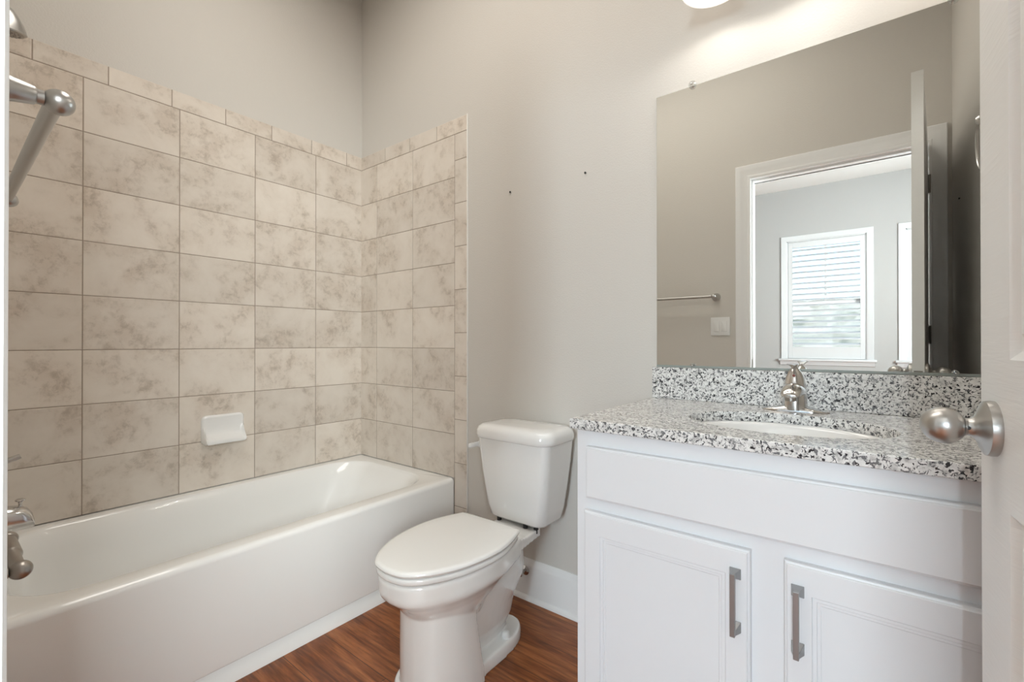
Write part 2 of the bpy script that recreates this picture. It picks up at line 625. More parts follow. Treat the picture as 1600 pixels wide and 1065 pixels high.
casing(bm, YW, 1, kr)
casing(bm, YI, -1, 1.0)
J = 0.005
box(bm, OX0 - .012, OX0 - J, YI, YW, 0, OZ + .012)
box(bm, OX1 + J, OX1 + .012, YI, YW, 0, OZ + .012)
box(bm, OX0 - J, OX1 + J, YI, YW, OZ + J, OZ + .012)
ST = YW - 0.038                                    # stop moulding
box(bm, OX0 - J, OX0 + .006, ST - .032, ST, 0, OZ + J)
box(bm, OX1 - .006, OX1 + J, ST - .032, ST, 0, OZ + J)
box(bm, OX0 + .006, OX1 - .006, ST - .032, ST, OZ - .006, OZ + J)
casing_o = struct(obj('trim_1', bm, 'trim_white', angle=25), 'white moulded casing and jamb around the bathroom doorway', 'trim')
bm = B(); rbox(bm, OX0 - .0046, OX0 - .002, YW - .035, YW - .008, 0.912, 0.968, 0.004, 0.0006, 'x')
obj('strike_plate', bm, 'hinge_metal', casing_o)['label'] = 'nickel strike plate on the jamb'

# baseboards
def baseboard(name, x0, x1, label):
    bm = B()
    prof = [(0, 0), (0.016, 0), (0.016, 0.006), (0.0146, 0.012), (0.0146, 0.135), (0.012, 0.145), (0.009, 0.150), (0.006, 0.160), (0.004, 0.1648), (0, 0.1648)]
    rings = [[V(x, YM - d, z) for d, z in prof] for x in (x0, x1)]
    loft(bm, rings)
    # shoe moulding strip
    prof = [(0.0146, 0), (0.027, 0), (0.026, 0.008), (0.021, 0.015), (0.0146, 0.018)]
    loft(bm, [[V(x, YM - d, z) for d, z in prof] for x in (x0, x1)])
    return struct(obj(name, bm, 'trim_white', angle=30), label, 'baseboard')


baseboard('baseboard_back', -1.4815, -0.583, 'white baseboard on the wall behind the toilet')
bm = B()
box(bm, -1.48, OX0 - .0838, YW, YW + .0146, 0, .155)
struct(obj('baseboard_front', bm, 'trim_white', bevel=.003), 'white baseboard below the towel bar', 'baseboard')

# ------------------------------------------------------------------ tile surround
random.seed(4)


def tile_box(bm, a0, a1, z0, z1, mp, depth, g=0.00125, e=0.0016):
    a0 += g; a1 -= g; z0 += g; z1 -= g
    outer = [mp(a, 0.0005, z) for a, z in ((a0, z0), (a1, z0), (a1, z1), (a0, z1))]
    mid = [mp(a, depth - e * 0.8, z) for a, z in ((a0, z0), (a1, z0), (a1, z1), (a0, z1))]
    top = [mp(a, depth, z) for a, z in ((a0 + e, z0 + e), (a1 - e, z0 + e), (a1 - e, z1 - e), (a0 + e, z1 - e))]
    loft(bm, [outer, mid, top], cap0=False)


TP, TH, Z0, CAP = 0.3059, 0.2046, 2.0642, 2.1392
XT, XTE, XJ = -1.5699, -1.4861, -1.8729
YT0 = 0.041                                        # tile face on the door wall
DT = 0.0064
# long wall
mpL = lambda a, d, z: (XL + d, a, z)
ys = [YW + .0005, 0.0640, 0.3698, 0.6757, 0.9816, 1.2875, YM - .0005]
bm = B(); bg = B()
for k in range(8):
    for a, c in zip(ys[:-1], ys[1:]):
        tile_box(bm, a, c, Z0 - (k + 1) * TH - (.0035 if k == 7 else 0), Z0 - k * TH, mpL, DT)
cs = [YW + .0005] + [0.031 + 0.2055 * k for k in range(1, 8)] + [YM - .0005]
for a, c in zip(cs[:-1], cs[1:]):
    tile_box(bm, a, c, Z0, CAP, mpL, DT)
o = obj('tile_surround', bm, 'stone_tile', wall_left, smooth=False); o['label'] = 'beige stone-look wall tile in a straight grid'
box(bg, XL, XL + .0052, YW, YM, Z0 - 8 * TH - .002, CAP - .002)
obj('grout', bg, 'grout', wall_left, smooth=False)
# mirror wall end of the tub, with bullnose strip down to the floor
mpM = lambda a, d, z: (a, YM - d, z)
xs = [XL + .001, XJ - TP, XJ, XJ + TP]
bm = B(); bg = B()
for k in range(8):
    for a, c in zip(xs[:-1], xs[1:]):
        tile_box(bm, a, c, Z0 - (k + 1) * TH - (.0035 if k == 7 else 0), Z0 - k * TH, mpM, DT)
cx = [XL + .001, -2.105, -1.8975, -1.6915, XTE]
for a, c in zip(cx[:-1], cx[1:]):
    tile_box(bm, a, c, Z0, CAP, mpM, DT)
zz = [Z0] + [1.9375 - 0.2056 * k for k in range(10)] + [0.001]
zz = [z for z in zz if z >= 0]
for z1_, z0_ in zip(zz[:-1], zz[1:]):
    tile_box(bm, XJ + TP, XTE, z0_, z1_, mpM, DT)
o = obj('tile_surround', bm, 'stone_tile', wall_back, smooth=False); o['label'] = 'beige stone-look wall tile with a narrow border strip'
box(bg, XL, XTE - .001, YM - .0052, YM, Z0 - 8 * TH, CAP - .002)
box(bg, XT, XTE - .001, YM - .0052, YM, 0, Z0 - 8 * TH)
obj('grout', bg, 'grout', wall_back, smooth=False)
bm = B(); rbox(bm, XTE - .0005, XTE + .0042, YM - .0078, YM, 0.0, CAP + .001, 0.0015, 0.001, 'z', 3)
o = obj('edge_caulk', bm, 'grout_white', wall_back); o['label'] = 'white caulked edge of the tile'
# plumbing wall
mpF = lambda a, d, z: (a, YW + d, z)
bm = B(); bg = B()
for k in range(8):
    for a, c in zip(xs[:-1], xs[1:]):
        tile_box(bm, a, c, Z0 - (k + 1) * TH, Z0 - k * TH, mpF, 0.008)
for a, c in zip(cx[:-1], cx[1:]):
    tile_box(bm, a, c, Z0, CAP, mpF, 0.008)
for z1_, z0_ in zip(zz[:-1], zz[1:]):
    tile_box(bm, XJ + TP, XTE, z0_, z1_, mpF, 0.008)
box(bg, XL, XTE - .001, YW, YW + .0062, Z0 - 8 * TH, CAP - .002)
wf = bpy.data.objects['wall_front']
obj('tile_surround', bm, 'stone_tile', wf, smooth=False)
obj('grout', bg, 'grout', wf, smooth=False)

# ------------------------------------------------------------------ bathtub
tub = thing('bathtub', 'white alcove bathtub with flat apron along the tiled wall', 'bathtub', (-1.95, 0.8, 0))
TZ = 0.4228
tx0, tx1, ty0, ty1 = TX + .001, XT, YT0 + .001, TY - .001
hx, hy = (tx1 - tx0) / 2, (ty1 - ty0) / 2
tcx, tcy = (tx0 + tx1) / 2, (ty0 + ty1) / 2
NB = 14


def ring(x0, x1, y0, y1, r, z):
    return [V(p[0], p[1], z) for p in rrect((x0 + x1) / 2, (y0 + y1) / 2, (x1 - x0) / 2, (y1 - y0) / 2, r, NB)]


bm = B()
rings = []
# apron: recessed kick strip, drop edge, flat face, rolled top edge
rings.append(ring(tx0, tx1 - .0135, ty0, ty1, .002, 0.0))
rings.append(ring(tx0, tx1 - .0190, ty0, ty1, .002, 0.045))
rings.append(ring(tx0, tx1 - .0320, ty0, ty1, .002, 0.053))
rings.append(ring(tx0, tx1 - .0340, ty0, ty1, .002, 0.070))
rings.append(ring(tx0, tx1 - .0040, ty0, ty1, .002, 0.0705))
rings.append(ring(tx0, tx1 - .0010, ty0, ty1, .002, 0.0725))
rings.append(ring(tx0, tx1, ty0, ty1, .002, 0.076))
rings.append(ring(tx0, tx1, ty0, ty1, .002, TZ - .020))
for a in (15, 30, 45, 60, 75, 90):
    s = .020 * (1 - math.cos(R(a)))
    rings.append(ring(tx0, tx1 - s, ty0, ty1, .002, TZ - .020 + .020 * math.sin(R(a))))
ix0, ix1, iy0, iy1 = -2.272, -1.652, 0.135, 1.492
rings.append(ring(ix0 - .012, ix1 + .012, iy0 - .012, iy1 + .012, .162, TZ + .0005))
for a in (15, 35, 55, 75):
    s = .014 * math.sin(R(a)); d = .014 * (1 - math.cos(R(a)))
    rings.append(ring(ix0 - .012 + s, ix1 + .012 - s, iy0 - .012 + s, iy1 + .012 - s, .16, TZ - d))
prof = [(.010, .030, .40), (.020, .070, .35), (.032, .120, .27), (.046, .180, .18), (.065, .225, .13), (.095, .265, .100), (.14, .32, .088)]
for ins, back, z in prof:
    rings.append(ring(ix0 + ins, ix1 - ins, iy0 + ins * 1.1, iy1 - back, .15 - ins * .3, z))
loft(bm, rings)
obj('tub_shell', bm, 'tub_white', tub, angle=60)
bm = B(); lathe(bm, [(0.0, 0.0), (.030, 0.0), (.032, .002), (.028, .004), (0.0, .004)], (-1.96, 0.40, 0.0885), (0, 0, 1), 24)
obj('drain', bm, 'chrome', tub)
# ------------------------------------------------------------------ soap dish on the long wall
dish = thing('soap_dish', 'white ceramic soap dish fixed to the tile above the bathtub', 'soap dish', (TX, 0.845, 0.62))
bm = B()
sy0, sy1, sz0, sz1 = 0.757, 0.931, 0.614, 0.745
nu, nv = 30, 26
prof = curve_pts([(0.014, 1.0), (0.012, .93), (.010, .80), (.009, .62), (.011, .46), (.018, .33), (.030, .245), (.041, .205), (.046, .16)], 4)


def pw(v):
    best = min(range(len(prof)), key=lambda i: abs(prof[i][1] - v))
    return prof[best][0]


grid = []
for j in range(nv + 1):
    v = j / nv
    row = []
    for i in range(nu + 1):
        u = i / nu
        side = min(u, 1 - u)
        w = 0.012 + 0.040 * max(0.0, min(1, (0.62 - v) / 0.45)) ** 1.3       # side rim line
        inner = pw(v)
        if v < .16:
            inner = .046
        k = min(1.0, max(0.0, (side - 0.035) / 0.055)); k = k * k * (3 - 2 * k)
        d = w * (1 - k) + min(inner, w) * k
        if 0.18 < v < 0.33 and 0.15 < u < 0.85:
            d += 0.0022 * (0.5 + 0.5 * math.sin(u * 75)) * (1 if v < .30 else .5)
        # rounded corners and edges
        cu = min(side * (sy1 - sy0), v * (sz1 - sz0), (1 - v) * (sz1 - sz0))
        if cu < .007:
            d *= 0.35 + 0.65 * math.sqrt(max(0, 1 - (1 - cu / .007) ** 2))
        # pull the outline corners in
        yy = sy0 + (sy1 - sy0) * u; zz_ = sz0 + (sz1 - sz0) * v
        rc = .020
        ex = max(0, sy0 + rc - yy, yy - (sy1 - rc)); ez = max(0, sz0 + rc - zz_, zz_ - (sz1 - rc))
        L = max(ex, ez)
        if ex > 0 and ez > 0:
            h = math.hypot(ex, ez)
            f = L / h
            yy = (sy0 + rc - ex * f) if u < .5 else (sy1 - rc + ex * f)
            zz_ = (sz0 + rc - ez * f) if v < .5 else (sz1 - rc + ez * f)
        row.append(bm.verts.new((TX + d, yy, zz_)))
    grid.append(row)
for j in range(nv):
    for i in range(nu):
        bm.faces.new((grid[j][i], grid[j][i + 1], grid[j + 1][i + 1], grid[j + 1][i]))
edge = [grid[0][i] for i in range(nu + 1)] + [grid[j][nu] for j in range(1, nv + 1)] + [grid[nv][i] for i in range(nu - 1, -1, -1)] + [grid[j][0] for j in range(nv - 1, 0, -1)]
back = [bm.verts.new((TX - .0005, v.co.y, v.co.z)) for v in edge]
for i in range(len(edge)):
    j = (i + 1) % len(edge)
    bm.faces.new((edge[i], edge[j], back[j], back[i]))
bm.faces.new(back)
obj('dish_body', bm, 'ceramic', dish, angle=70)

# ------------------------------------------------------------------ shower and tub fittings on the door wall
sh = thing('shower_head', 'brushed nickel shower head high on the door wall over bathtub', 'shower head', (-1.95, YT0, 2.06))
bm = B(); lathe(bm, [(.030, 0), (.030, .004), (.022, .010), (.012, .014), (.0, .014)], (-1.95, YT0, 2.085), (0, 1, 0), 28)
obj('wall_flange', bm, 'nickel', sh)
bm = B(); tube(bm, curve_pts([(-1.95, YT0, 2.085), (-1.95, .070, 2.084), (-1.945, .112, 2.070), (-1.936, .131, 2.048)], 5), .0085, 14)
obj('shower_arm', bm, 'nickel', sh)
hd = Vector((-0.20, 0.07, -0.97)).normalized()
ho = Vector((-1.935, .133, 2.046))
bm = B(); lathe(bm, [(.010, -.004), (.013, .006), (.013, .016), (.018, .020), (.026, .028), (.036, .044), (.044, .062), (.0485, .078), (.050, .086), (.047, .089), (0, .089)], ho, hd, 36)
head = obj('head_bell', bm, 'nickel', sh)
bm = B(); lathe(bm, [(.0445, .0), (.0435, .003), (0, .0035)], ho + hd * .0885, hd, 36)
for rr, cnt in ((.036, 20), (.026, 14), (.015, 8), (.005, 3)):
    for k in range(cnt):
        a_, u_, v_ = frame_of(hd)
        p = ho + hd * .0915 + (u_ * math.cos(2 * PI * k / cnt) + v_ * math.sin(2 * PI * k / cnt)) * rr
        lathe(bm, [(.0019, 0), (.0013, .003)], p, hd, 6)
obj('spray_face', bm, 'nickel_dark', head)['label'] = 'dark nozzle face'

vt = thing('tub_valve', 'nickel lever valve on the door wall between shower and spout', 'faucet handle', (-1.95, YT0, .73))
bm = B(); lathe(bm, [(.085, 0), (.085, .003), (.080, .008), (.045, .014), (.034, .018), (0, .018)], (-1.95, YT0, .728), (0, 1, 0), 40)
obj('escutcheon', bm, 'nickel', vt)
bm = B(); lathe(bm, [(.026, .016), (.027, .036), (.022, .060), (.014, .070), (0, .072)], (-1.95, YT0, .728), (0, 1, 0), 28)
obj('handle_hub', bm, 'nickel', vt)
bm = B(); tube(bm, curve_pts([(-1.95, .095, .722), (-1.95, .118, .724), (-1.95, .148, .729), (-1.95, .178, .739)], 5), [.010 - .0002 * k for k in range(16)], 12)
obj('lever', bm, 'nickel', vt)

sp = thing('tub_spout', 'chrome tub spout with pull knob just above the tub rim', 'spout', (-1.95, YT0, .56))
bm = B()
rings = []
for y, zt, zb, hw in ((YT0, .604, .536, .033), (.060, .604, .536, .033), (.11, .602, .534, .032), (.150, .599, .530, .0315), (.178, .594, .528, .031), (.193, .585, .5275, .029), (.202, .570, .5275, .026), (.205, .555, .5285, .024)):
    rings.append([V(-1.95 + p[0], y, p[1]) for p in rrect(0, (zt + zb) / 2, hw, (zt - zb) / 2, .022, 6)])
loft(bm, rings)
spb = obj('spout_body', bm, 'chrome', sp)
bm = B(); lathe(bm, [(.004, 0), (.004, .012), (.006, .015), (.011, .018), (.011, .021), (.006, .024), (0, .0245)], (-1.95, .178, .592), (0, 0, 1), 18)
obj('diverter_knob', bm, 'chrome', spb)

# ------------------------------------------------------------------ towel bar and paper holder
def post(name, parent, x, z, yball, mat, s=1.0):
    bm = B()
    L = yball - YW
    lathe(bm, [(.026 * s, 0), (.026 * s, .004), (.022 * s, .008), (.0175 * s, .016), (.0135 * s, .030), (.0105 * s, L - .018), (.0085 * s, L - .016), (.0085 * s, L - .010)], (x, YW, z), (0, 1, 0), 28)
    p = obj(name, bm, mat, parent)
    bm = B()
    pr = [(.0148 * s * math.sin(PI * k / 14), -.0150 * s * math.cos(PI * k / 14)) for k in range(15)]
    lathe(bm, pr, (x, yball + .003, z), (0, 1, 0), 28)
    obj('finial', bm, mat, p)


tb = thing('towel_bar', 'brushed nickel towel bar on the wall between bathtub and doorway', 'towel bar', (-.98, YW, 1.345))
TBZ, TBY = 1.357, 0.098
for x, yb_ in ((-.770, TBY), (-1.372, .104)):
    post('post', tb, x, TBZ, yb_, 'nickel')
bm = B(); tube(bm, [(-1.366, .104, TBZ), (-.778, TBY, TBZ)], .0088, 20)
obj('bar', bm, 'nickel', tb)

tp = thing('toilet_paper_holder', 'empty dark nickel toilet paper holder on the door wall beside bathtub', 'toilet paper holder', (-1.11, YW, .72))
TPX, TPY, TPZ = -1.030, 0.0915, 0.720
for x in (TPX, -1.205):
    post('post', tp, x, TPZ, TPY, 'nickel_dark', .94)
bm = B(); lathe(bm, [(.0, .006), (.0105, .006), (.0105, .075), (.0125, .078), (.0138, .082), (.0138, .160), (.012, .166), (0, .166)], (TPX, TPY, TPZ), (-1, 0, 0), 28)
obj('roller', bm, 'nickel_dark', tp)['label'] = 'telescoping roller without paper'

# ------------------------------------------------------------------ toilet
CX = -1.067
toi = thing('toilet', 'white two-piece toilet with closed lid between bathtub and vanity', 'toilet', (CX, 1.2, 0))


def egg(tab, z, dx=0.0, n=6):
    """closed outline from (y, half width) table, front to back"""
    pts = curve_pts(tab, n)
    right = [V(CX + max(h, 0) + dx * 0, y, z) for y, h in pts]
    left = [V(CX - max(h, 0), y, z) for y, h in reversed(pts)]
    if pts[0][1] <= 1e-6:
        left = left[:-1]
    return right + left


def scale_tab(tab, sw, y0, dyf, dyb):
    """scale half widths, shift front by dyf and back by dyb (blend along length)"""
    ya, yb = tab[0][0], tab[-1][0]
    return [(y + dyf * (1 - (y - ya) / (yb - ya)) + dyb * (y - ya) / (yb - ya), h * sw) for y, h in tab]


LID = [(.794, 0), (.797, .030), (.806, .062), (.830, .092), (.862, .117), (.905, .140), (.955, .158), (1.01, .169), (1.07, .1735), (1.125, .169), (1.175, .157), (1.215, .143), (1.235, .135), (1.243, .127), (1.247, .060), (1.2475, 0.0)]


def slab(tab, z0, z1, e, dome=0.0):
    bm = B()
    rings = []
    for k, (off, z) in enumerate(((e, z0), (e * .3, z0 + e * .3), (0, z0 + e), (0, z1 - e * 1.0), (e * .12, z1 - e * .5), (e * .5, z1 - e * .12), (e * 1.3, z1))):
        hwm = .1735
        rings.append(egg(scale_tab(tab, (hwm - off) / hwm, 0, off, -off * .8), z))
    if dome:
        rings.append(egg(scale_tab(tab, .72, 0, .05, -.04), z1 + dome * .7))
        rings.append(egg(scale_tab(tab, .35, 0, .13, -.11), z1 + dome))
    loft(bm, rings)
    return bm


obj('seat_lid', slab(LID, .4215, .441, .010, .0025), 'seat_plastic', toi, angle=60)['label'] = 'closed smooth white lid'
SEAT = scale_tab(LID, .965, 0, .004, -.004)
obj('seat_ring', slab(SEAT, .4015, .4195, .006), 'seat_plastic', toi, angle=60)
for s in (-1, 1):
    bm = B(); lathe(bm, [(.011, 0), (.011, .050)], (CX + s * .077 - .025, 1.258, .413), (1, 0, 0), 16)
    obj('seat_hinge', bm, 'seat_plastic', toi)
for x, y in ((-.10, .93), (.10, .93), (-.12, 1.12), (.12, 1.12)):
    bm = B(); rbox(bm, CX + x - .008, CX + x + .008, y - .014, y + .014, .3945, .4025, .004, .001)
    obj('seat_bumper', bm, 'white_plastic', toi)

bm = B()
RIM = [(.803, 0), (.806, .030), (.816, .060), (.840, .088), (.872, .111), (.912, .131), (.96, .146), (1.01, .154), (1.07, .157), (1.13, .153), (1.18, .143), (1.22, .132), (1.26, .120), (1.275, .110), (1.28, .05), (1.28, 0)]


def rim(sw, df, db, z):
    return egg(scale_tab(RIM, sw, 0, df, db), z)


loft(bm, [rim(.93, .011, -.01, .3965), rim(.98, .004, -.003, .395), rim(1.0, 0, 0, .388), rim(1.0, .001, 0, .352), rim(.992, .004, -.001, .340), rim(.970, .011, -.006, .3315), rim(.90, .032, -.03, .315),
          rim(.82, .054, -.06, .294), rim(.75, .072, -.10, .272), rim(.68, .086, -.13, .250), rim(.55, .10, -.16, .20)][::-1])
COLT = [(.868, 0), (.870, .026), (.880, .055), (.900, .080), (.930, .100), (.965, .112), (1.0, .115), (1.035, .112), (1.060, .107), (1.067, .098), (1.068, 0)]


def colr(sw, df, db, z):
    return egg(scale_tab(COLT, sw, 0, df, db), z)


loft(bm, [colr(.93, .010, -.012, .300), colr(.94, .010, -.006, .24), colr(.96, .009, .006, .16), colr(.98, .009, .018, .09), colr(.99, .009, .026, .05), colr(1.0, .008, .03, .0)][::-1])
BASE = [(.866, 0), (.868, .030), (.878, .062), (.900, .092), (.930, .112), (.965, .122), (1.005, .121), (1.05, .107), (1.10, .092), (1.16, .087), (1.23, .086), (1.28, .081), (1.32, .070), (1.352, .052), (1.372, .028), (1.379, .0)]


def bas(sw, df, db, z):
    return egg(scale_tab(BASE, sw, 0, df, db), z)


loft(bm, [bas(1.02, -.002, .002, 0.0), bas(1.02, -.002, .002, .022), bas(1.0, 0, 0, .034), bas(.96, .004, -.004, .042)])
# trapway behind the pedestal: rounded cross-sections from the floor flange up to the rear deck
rings = []
for z, yr, hw in ((.020, 1.318, .038), (.045, 1.318, .040), (.070, 1.324, .046), (.100, 1.342, .055), (.130, 1.350, .059), (.160, 1.356, .062), (.190, 1.384, .065), (.215, 1.408, .067), (.240, 1.417, .068), (.270, 1.414, .068), (.300, 1.409, .070), (.330, 1.412, .076), (.360, 1.420, .084)):
    y0 = 1.00
    rr_ = []
    for q in range(40):
        a = 2 * PI * q / 40
        c_, s_ = math.cos(a), math.sin(a)
        rr_.append(V(CX + hw * math.copysign(abs(s_) ** .8, s_), (y0 + yr) / 2 + (yr - y0) / 2 * math.copysign(abs(c_) ** .8, c_), z))
    rings.append(rr_)
loft(bm, rings)
DK = ((-.112, 1.20), (.112, 1.20), (.112, 1.262), (.100, 1.335), (.088, 1.43), (-.088, 1.43), (-.100, 1.335), (-.112, 1.262))
loft(bm, [[V(CX + h, y, .345) for h, y in DK], [V(CX + h, y, .392 - (.016 if y > 1.30 else 0)) for h, y in DK]])
bowl = obj('bowl', bm, 'ceramic', toi, angle=80)
bmsh = bowl.modifiers.new('merge', 'REMESH')
bmsh.mode = 'VOXEL'
bmsh.voxel_size = 0.0036
bmsh.use_smooth_shade = True
sm = bowl.modifiers.new('soften', 'SMOOTH')
sm.factor = 0.5
sm.iterations = 4
for s in (-1, 1):
    bm = B(); lathe(bm, [(.0165, 0), (.0165, .002), (.0145, .004), (.0145, .013), (.012, .019), (.007, .0225), (0, .0235)], (CX + s * .060, 1.258, .0405), (0, 0, 1), 24)
    obj('bolt_cap', bm, 'white_plastic', bowl)

# tank
def rr(hx_, y0, y1, r, z, bow=0.0):
    out = []
    for p in rrect(CX, (y0 + y1) / 2, hx_, (y1 - y0) / 2, r, 8):
        y = p[1]
        if y < (y0 + y1) / 2:
            y -= bow * (1 - ((p[0] - CX) / hx_) ** 2)
        out.append(V(p[0], y, z))
    return out


bm = B()
loft(bm, [rr(.108, 1.397, 1.525, .034, .3865), rr(.122, 1.384, 1.534, .036, .3905), rr(.129, 1.377, 1.538, .036, .400, .003), rr(.139, 1.371, 1.541, .034, .44, .004),
          rr(.152, 1.364, 1.545, .032, .53, .005), rr(.162, 1.358, 1.549, .030, .62, .006), rr(.1685, 1.354, 1.552, .028, .70, .006)])
tank = obj('tank', bm, 'ceramic', toi, angle=60)
bm = B()
loft(bm, [rr(.166, 1.354, 1.552, .045, .6985, .008), rr(.176, 1.345, 1.556, .052, .6985, .008), rr(.1805, 1.3405, 1.558, .054, .703, .008), rr(.182, 1.339, 1.559, .055, .712, .008), rr(.181, 1.340, 1.5585, .055, .727, .008),
          rr(.175, 1.346, 1.553, .053, .741, .008), rr(.163, 1.357, 1.541, .050, .7495, .007), rr(.13, 1.385, 1.515, .045, .7525, .004), rr(.06, 1.43, 1.48, .02, .7535)])
obj('tank_lid', bm, 'ceramic', toi, angle=60)
bm = B()
rbox(bm, CX - .178, CX - .160, 1.372, 1.398, .648, .676, .010, .003, 'x')
rbox(bm, CX - .186, CX - .176, 1.325, 1.396, .653, .671, .006, .003, 'x')
obj('flush_lever', bm, 'white_plastic', tank)['label'] = 'white trip lever'
for x, y in ((-.080, 1.392), (.048, 1.390), (.088, 1.402)):
    bm = B(); lathe(bm, [(.0095, 0), (.0095, .015), (.006, .016), (.006, .030)], (CX + x, y, .392), (0, 0, -1), 10)
    obj('tank_bolt', bm, 'black_rubber', tank)
bm = B(); lathe(bm, [(.040, 0), (.040, .020)], (CX, 1.455, .390), (0, 0, -1), 24, True, True)
obj('gasket', bm, 'black_rubber', tank)

# small supply valve on the wall behind the toilet
sv = thing('supply_valve', 'chrome shut-off valve with hose on the wall behind toilet', 'valve', (-1.142, YM, .118))
VY, VZ = YM - .0150, .118
bm = B(); lathe(bm, [(.020, 0), (.020, .002), (.014, .005), (.007, .007), (.007, .030)], (-1.142, VY, VZ), (0, -1, 0), 20)
obj('stub_pipe', bm, 'chrome', sv)
bm = B(); lathe(bm, [(.009, -.012), (.011, -.009), (.011, .012), (.008, .016), (.008, .022)], (-1.142, VY - .032, VZ), (0, 0, 1), 16)
obj('valve_body', bm, 'chrome', sv)
bm = B()
rings = []
for d, s_ in ((.012, .5), (.016, 1), (.021, 1), (.024, .6)):
    rings.append([V(-1.142 + .010 * s_ * math.cos(a), VY - .032 - d, VZ + .020 * s_ * math.sin(a)) for a in [2 * PI * k / 18 for k in range(18)]])
loft(bm, rings)
obj('oval_handle', bm, 'chrome', sv)
bm = B(); tube(bm, curve_pts([(-1.142, VY - .032, VZ + .02), (-1.139, VY - .034, .20), (-1.152, VY - .045, .29), (-1.165, VY - .060, .37), (-1.165, VY - .066, .388)], 6), .0050, 10)
obj('supply_hose', bm, 'nickel', sv)

# ------------------------------------------------------------------ vanity cabinet
VX0, VX1, VF = -0.584, XR - .0008, 1.020
van = thing('vanity_cabinet', 'white painted vanity cabinet with two doors below granite counter', 'cabinet', (-.13, 1.3, 0))
ZT = 0.8535
bm = B()
box(bm, VX0, VX0 + .016, VF, YM - .017, 0.0, ZT)
box(bm, VX1 - .016, VX1, VF, YM - .017, 0.0, ZT)
box(bm, VX0 + .016, VX1 - .016, VF + .075, YM - .017, 0.10, 0.116)
box(bm, VX0 + .016, VX1 - .016, YM - .024, YM - .017, .116, ZT)
obj('carcass', bm, 'cabinet_white', van, smooth=False)
bm = B()                                             # face frame
fx = [(VX0, -.528), (-.198, -.120), (.216, VX1)]
for a, c in fx:
    box(bm, a, c, VF - .0005, VF + .018, .10, ZT)
for z0_, z1_ in ((.10, .155), (.640, .705), (.795, ZT)):
    box(bm, -.528, -.198, VF - .0004, VF + .018, z0_, z1_); box(bm, -.120, .216, VF - .0004, VF + .018, z0_, z1_)
obj('face_frame', bm, 'cabinet_white', van, smooth=False)
bm = B(); box(bm, VX0 + .016, VX1 - .016, VF + .075, VF + .090, 0, .10)
obj('toe_kick', bm, 'cabinet_white', van, smooth=False)
mpV = lambda u, v, w: (u, VF - .0008 - w, v)


def front_panel(name, u0, u1, v0, v1, panels, prof, label=None):
    bm = B()
    t, e = .0185, .006
    panel_face(bm, u0 + e, u1 - e, v0 + e, v1 - e, t, panels, prof, mpV)
    rect = lambda d, w: [Vector(mpV(a, c, w)) for a, c in ((u0 + d, v0 + d), (u1 - d, v0 + d), (u1 - d, v1 - d), (u0 + d, v1 - d))]
    loft(bm, [rect(0, 0.0), rect(0, t - .0065), rect(.0012, t - .0045), rect(.0042, t - .0035), rect(.0048, t - .001), rect(e, t)], True, False)
    bmesh.ops.remove_doubles(bm, verts=bm.verts, dist=1e-5)
    o = obj(name, bm, 'cabinet_white', van, angle=20)
    if label:
        o['label'] = label
    return o


MOULD = [(.002, -.0030), (.0075, -.0030), (.0090, -.0052), (.0135, -.0052), (.0150, -.0066), (.0190, -.0066)]
front_panel('drawer_front', -.554, .245, .688, .8145, [], [], 'wide blank drawer front')
FR = .044
h_src = []
for (a, c, hx_, lb) in ((-.558, -.188, -.214, 'left door, pull on its right edge'), (-.130, .240, -.1075, 'right door, pull on its left edge')):
    d = front_panel('door', a, c, .132, .6575, [(a + FR, c - FR, .132 + FR + .010, .6575 - FR - .010)], MOULD, lb)
    bm = B()
    yf_ = VF - .0008 - .0185
    for zc_ in (.6085, .5035):
        lo = [V(hx_ + sx * .0105, yf_, zc_ + sz * .0105) for sx, sz in ((-1, -1), (1, -1), (1, 1), (-1, 1))]
        lo2 = [V(p.x, yf_ - .0025, p.z) for p in lo]
        hi = [V(hx_ + sx * .0046, yf_ - .021, zc_ + (.004 if zc_ > .55 else -.004) + sz * .0046) for sx, sz in ((-1, -1), (1, -1), (1, 1), (-1, 1))]
        loft(bm, [lo, lo2, hi])
    box(bm, hx_ - .0047, hx_ + .0047, yf_ - .029, yf_ - .020, .4945, .6172)
    obj('pull', bm, 'pull_steel', d, smooth=False, bevel=.0008)['label'] = 'square bar pull in satin steel'

# ------------------------------------------------------------------ countertop, backsplash, sink
ctr = thing('countertop', 'speckled white and black granite vanity top with backsplash', 'countertop', (-.13, 1.3, .8545))
CX0, CX1, CY0, CY1 = -0.5945, XR - .0005, 0.9986, YM - .0005
CZ0, CZ1 = 0.8540, 0.8795
SX, SY, SA, SB = -0.163, 1.252, 0.212, 0.160
angs = sorted([2 * PI * k / 88 for k in range(88)] + [math.atan2(y - SY, x - SX) % (2 * PI) for x in (CX0, CX1) for y in (CY0, CY1)])
oval = lambda a, k=0.0: (SX + (SA + k) * math.cos(a), SY + (SB + k) * math.sin(a))


def on_rect(a, d):
    c, s = math.cos(a), math.sin(a)
    t = 1e9
    if c > 1e-9: t = min(t, (CX1 - SX) / c)
    if c < -1e-9: t = min(t, (CX0 + d - SX) / c)
    if s > 1e-9: t = min(t, (CY1 - SY) / s)
    if s < -1e-9: t = min(t, (CY0 + d - SY) / s)
    return SX + t * c, SY + t * s


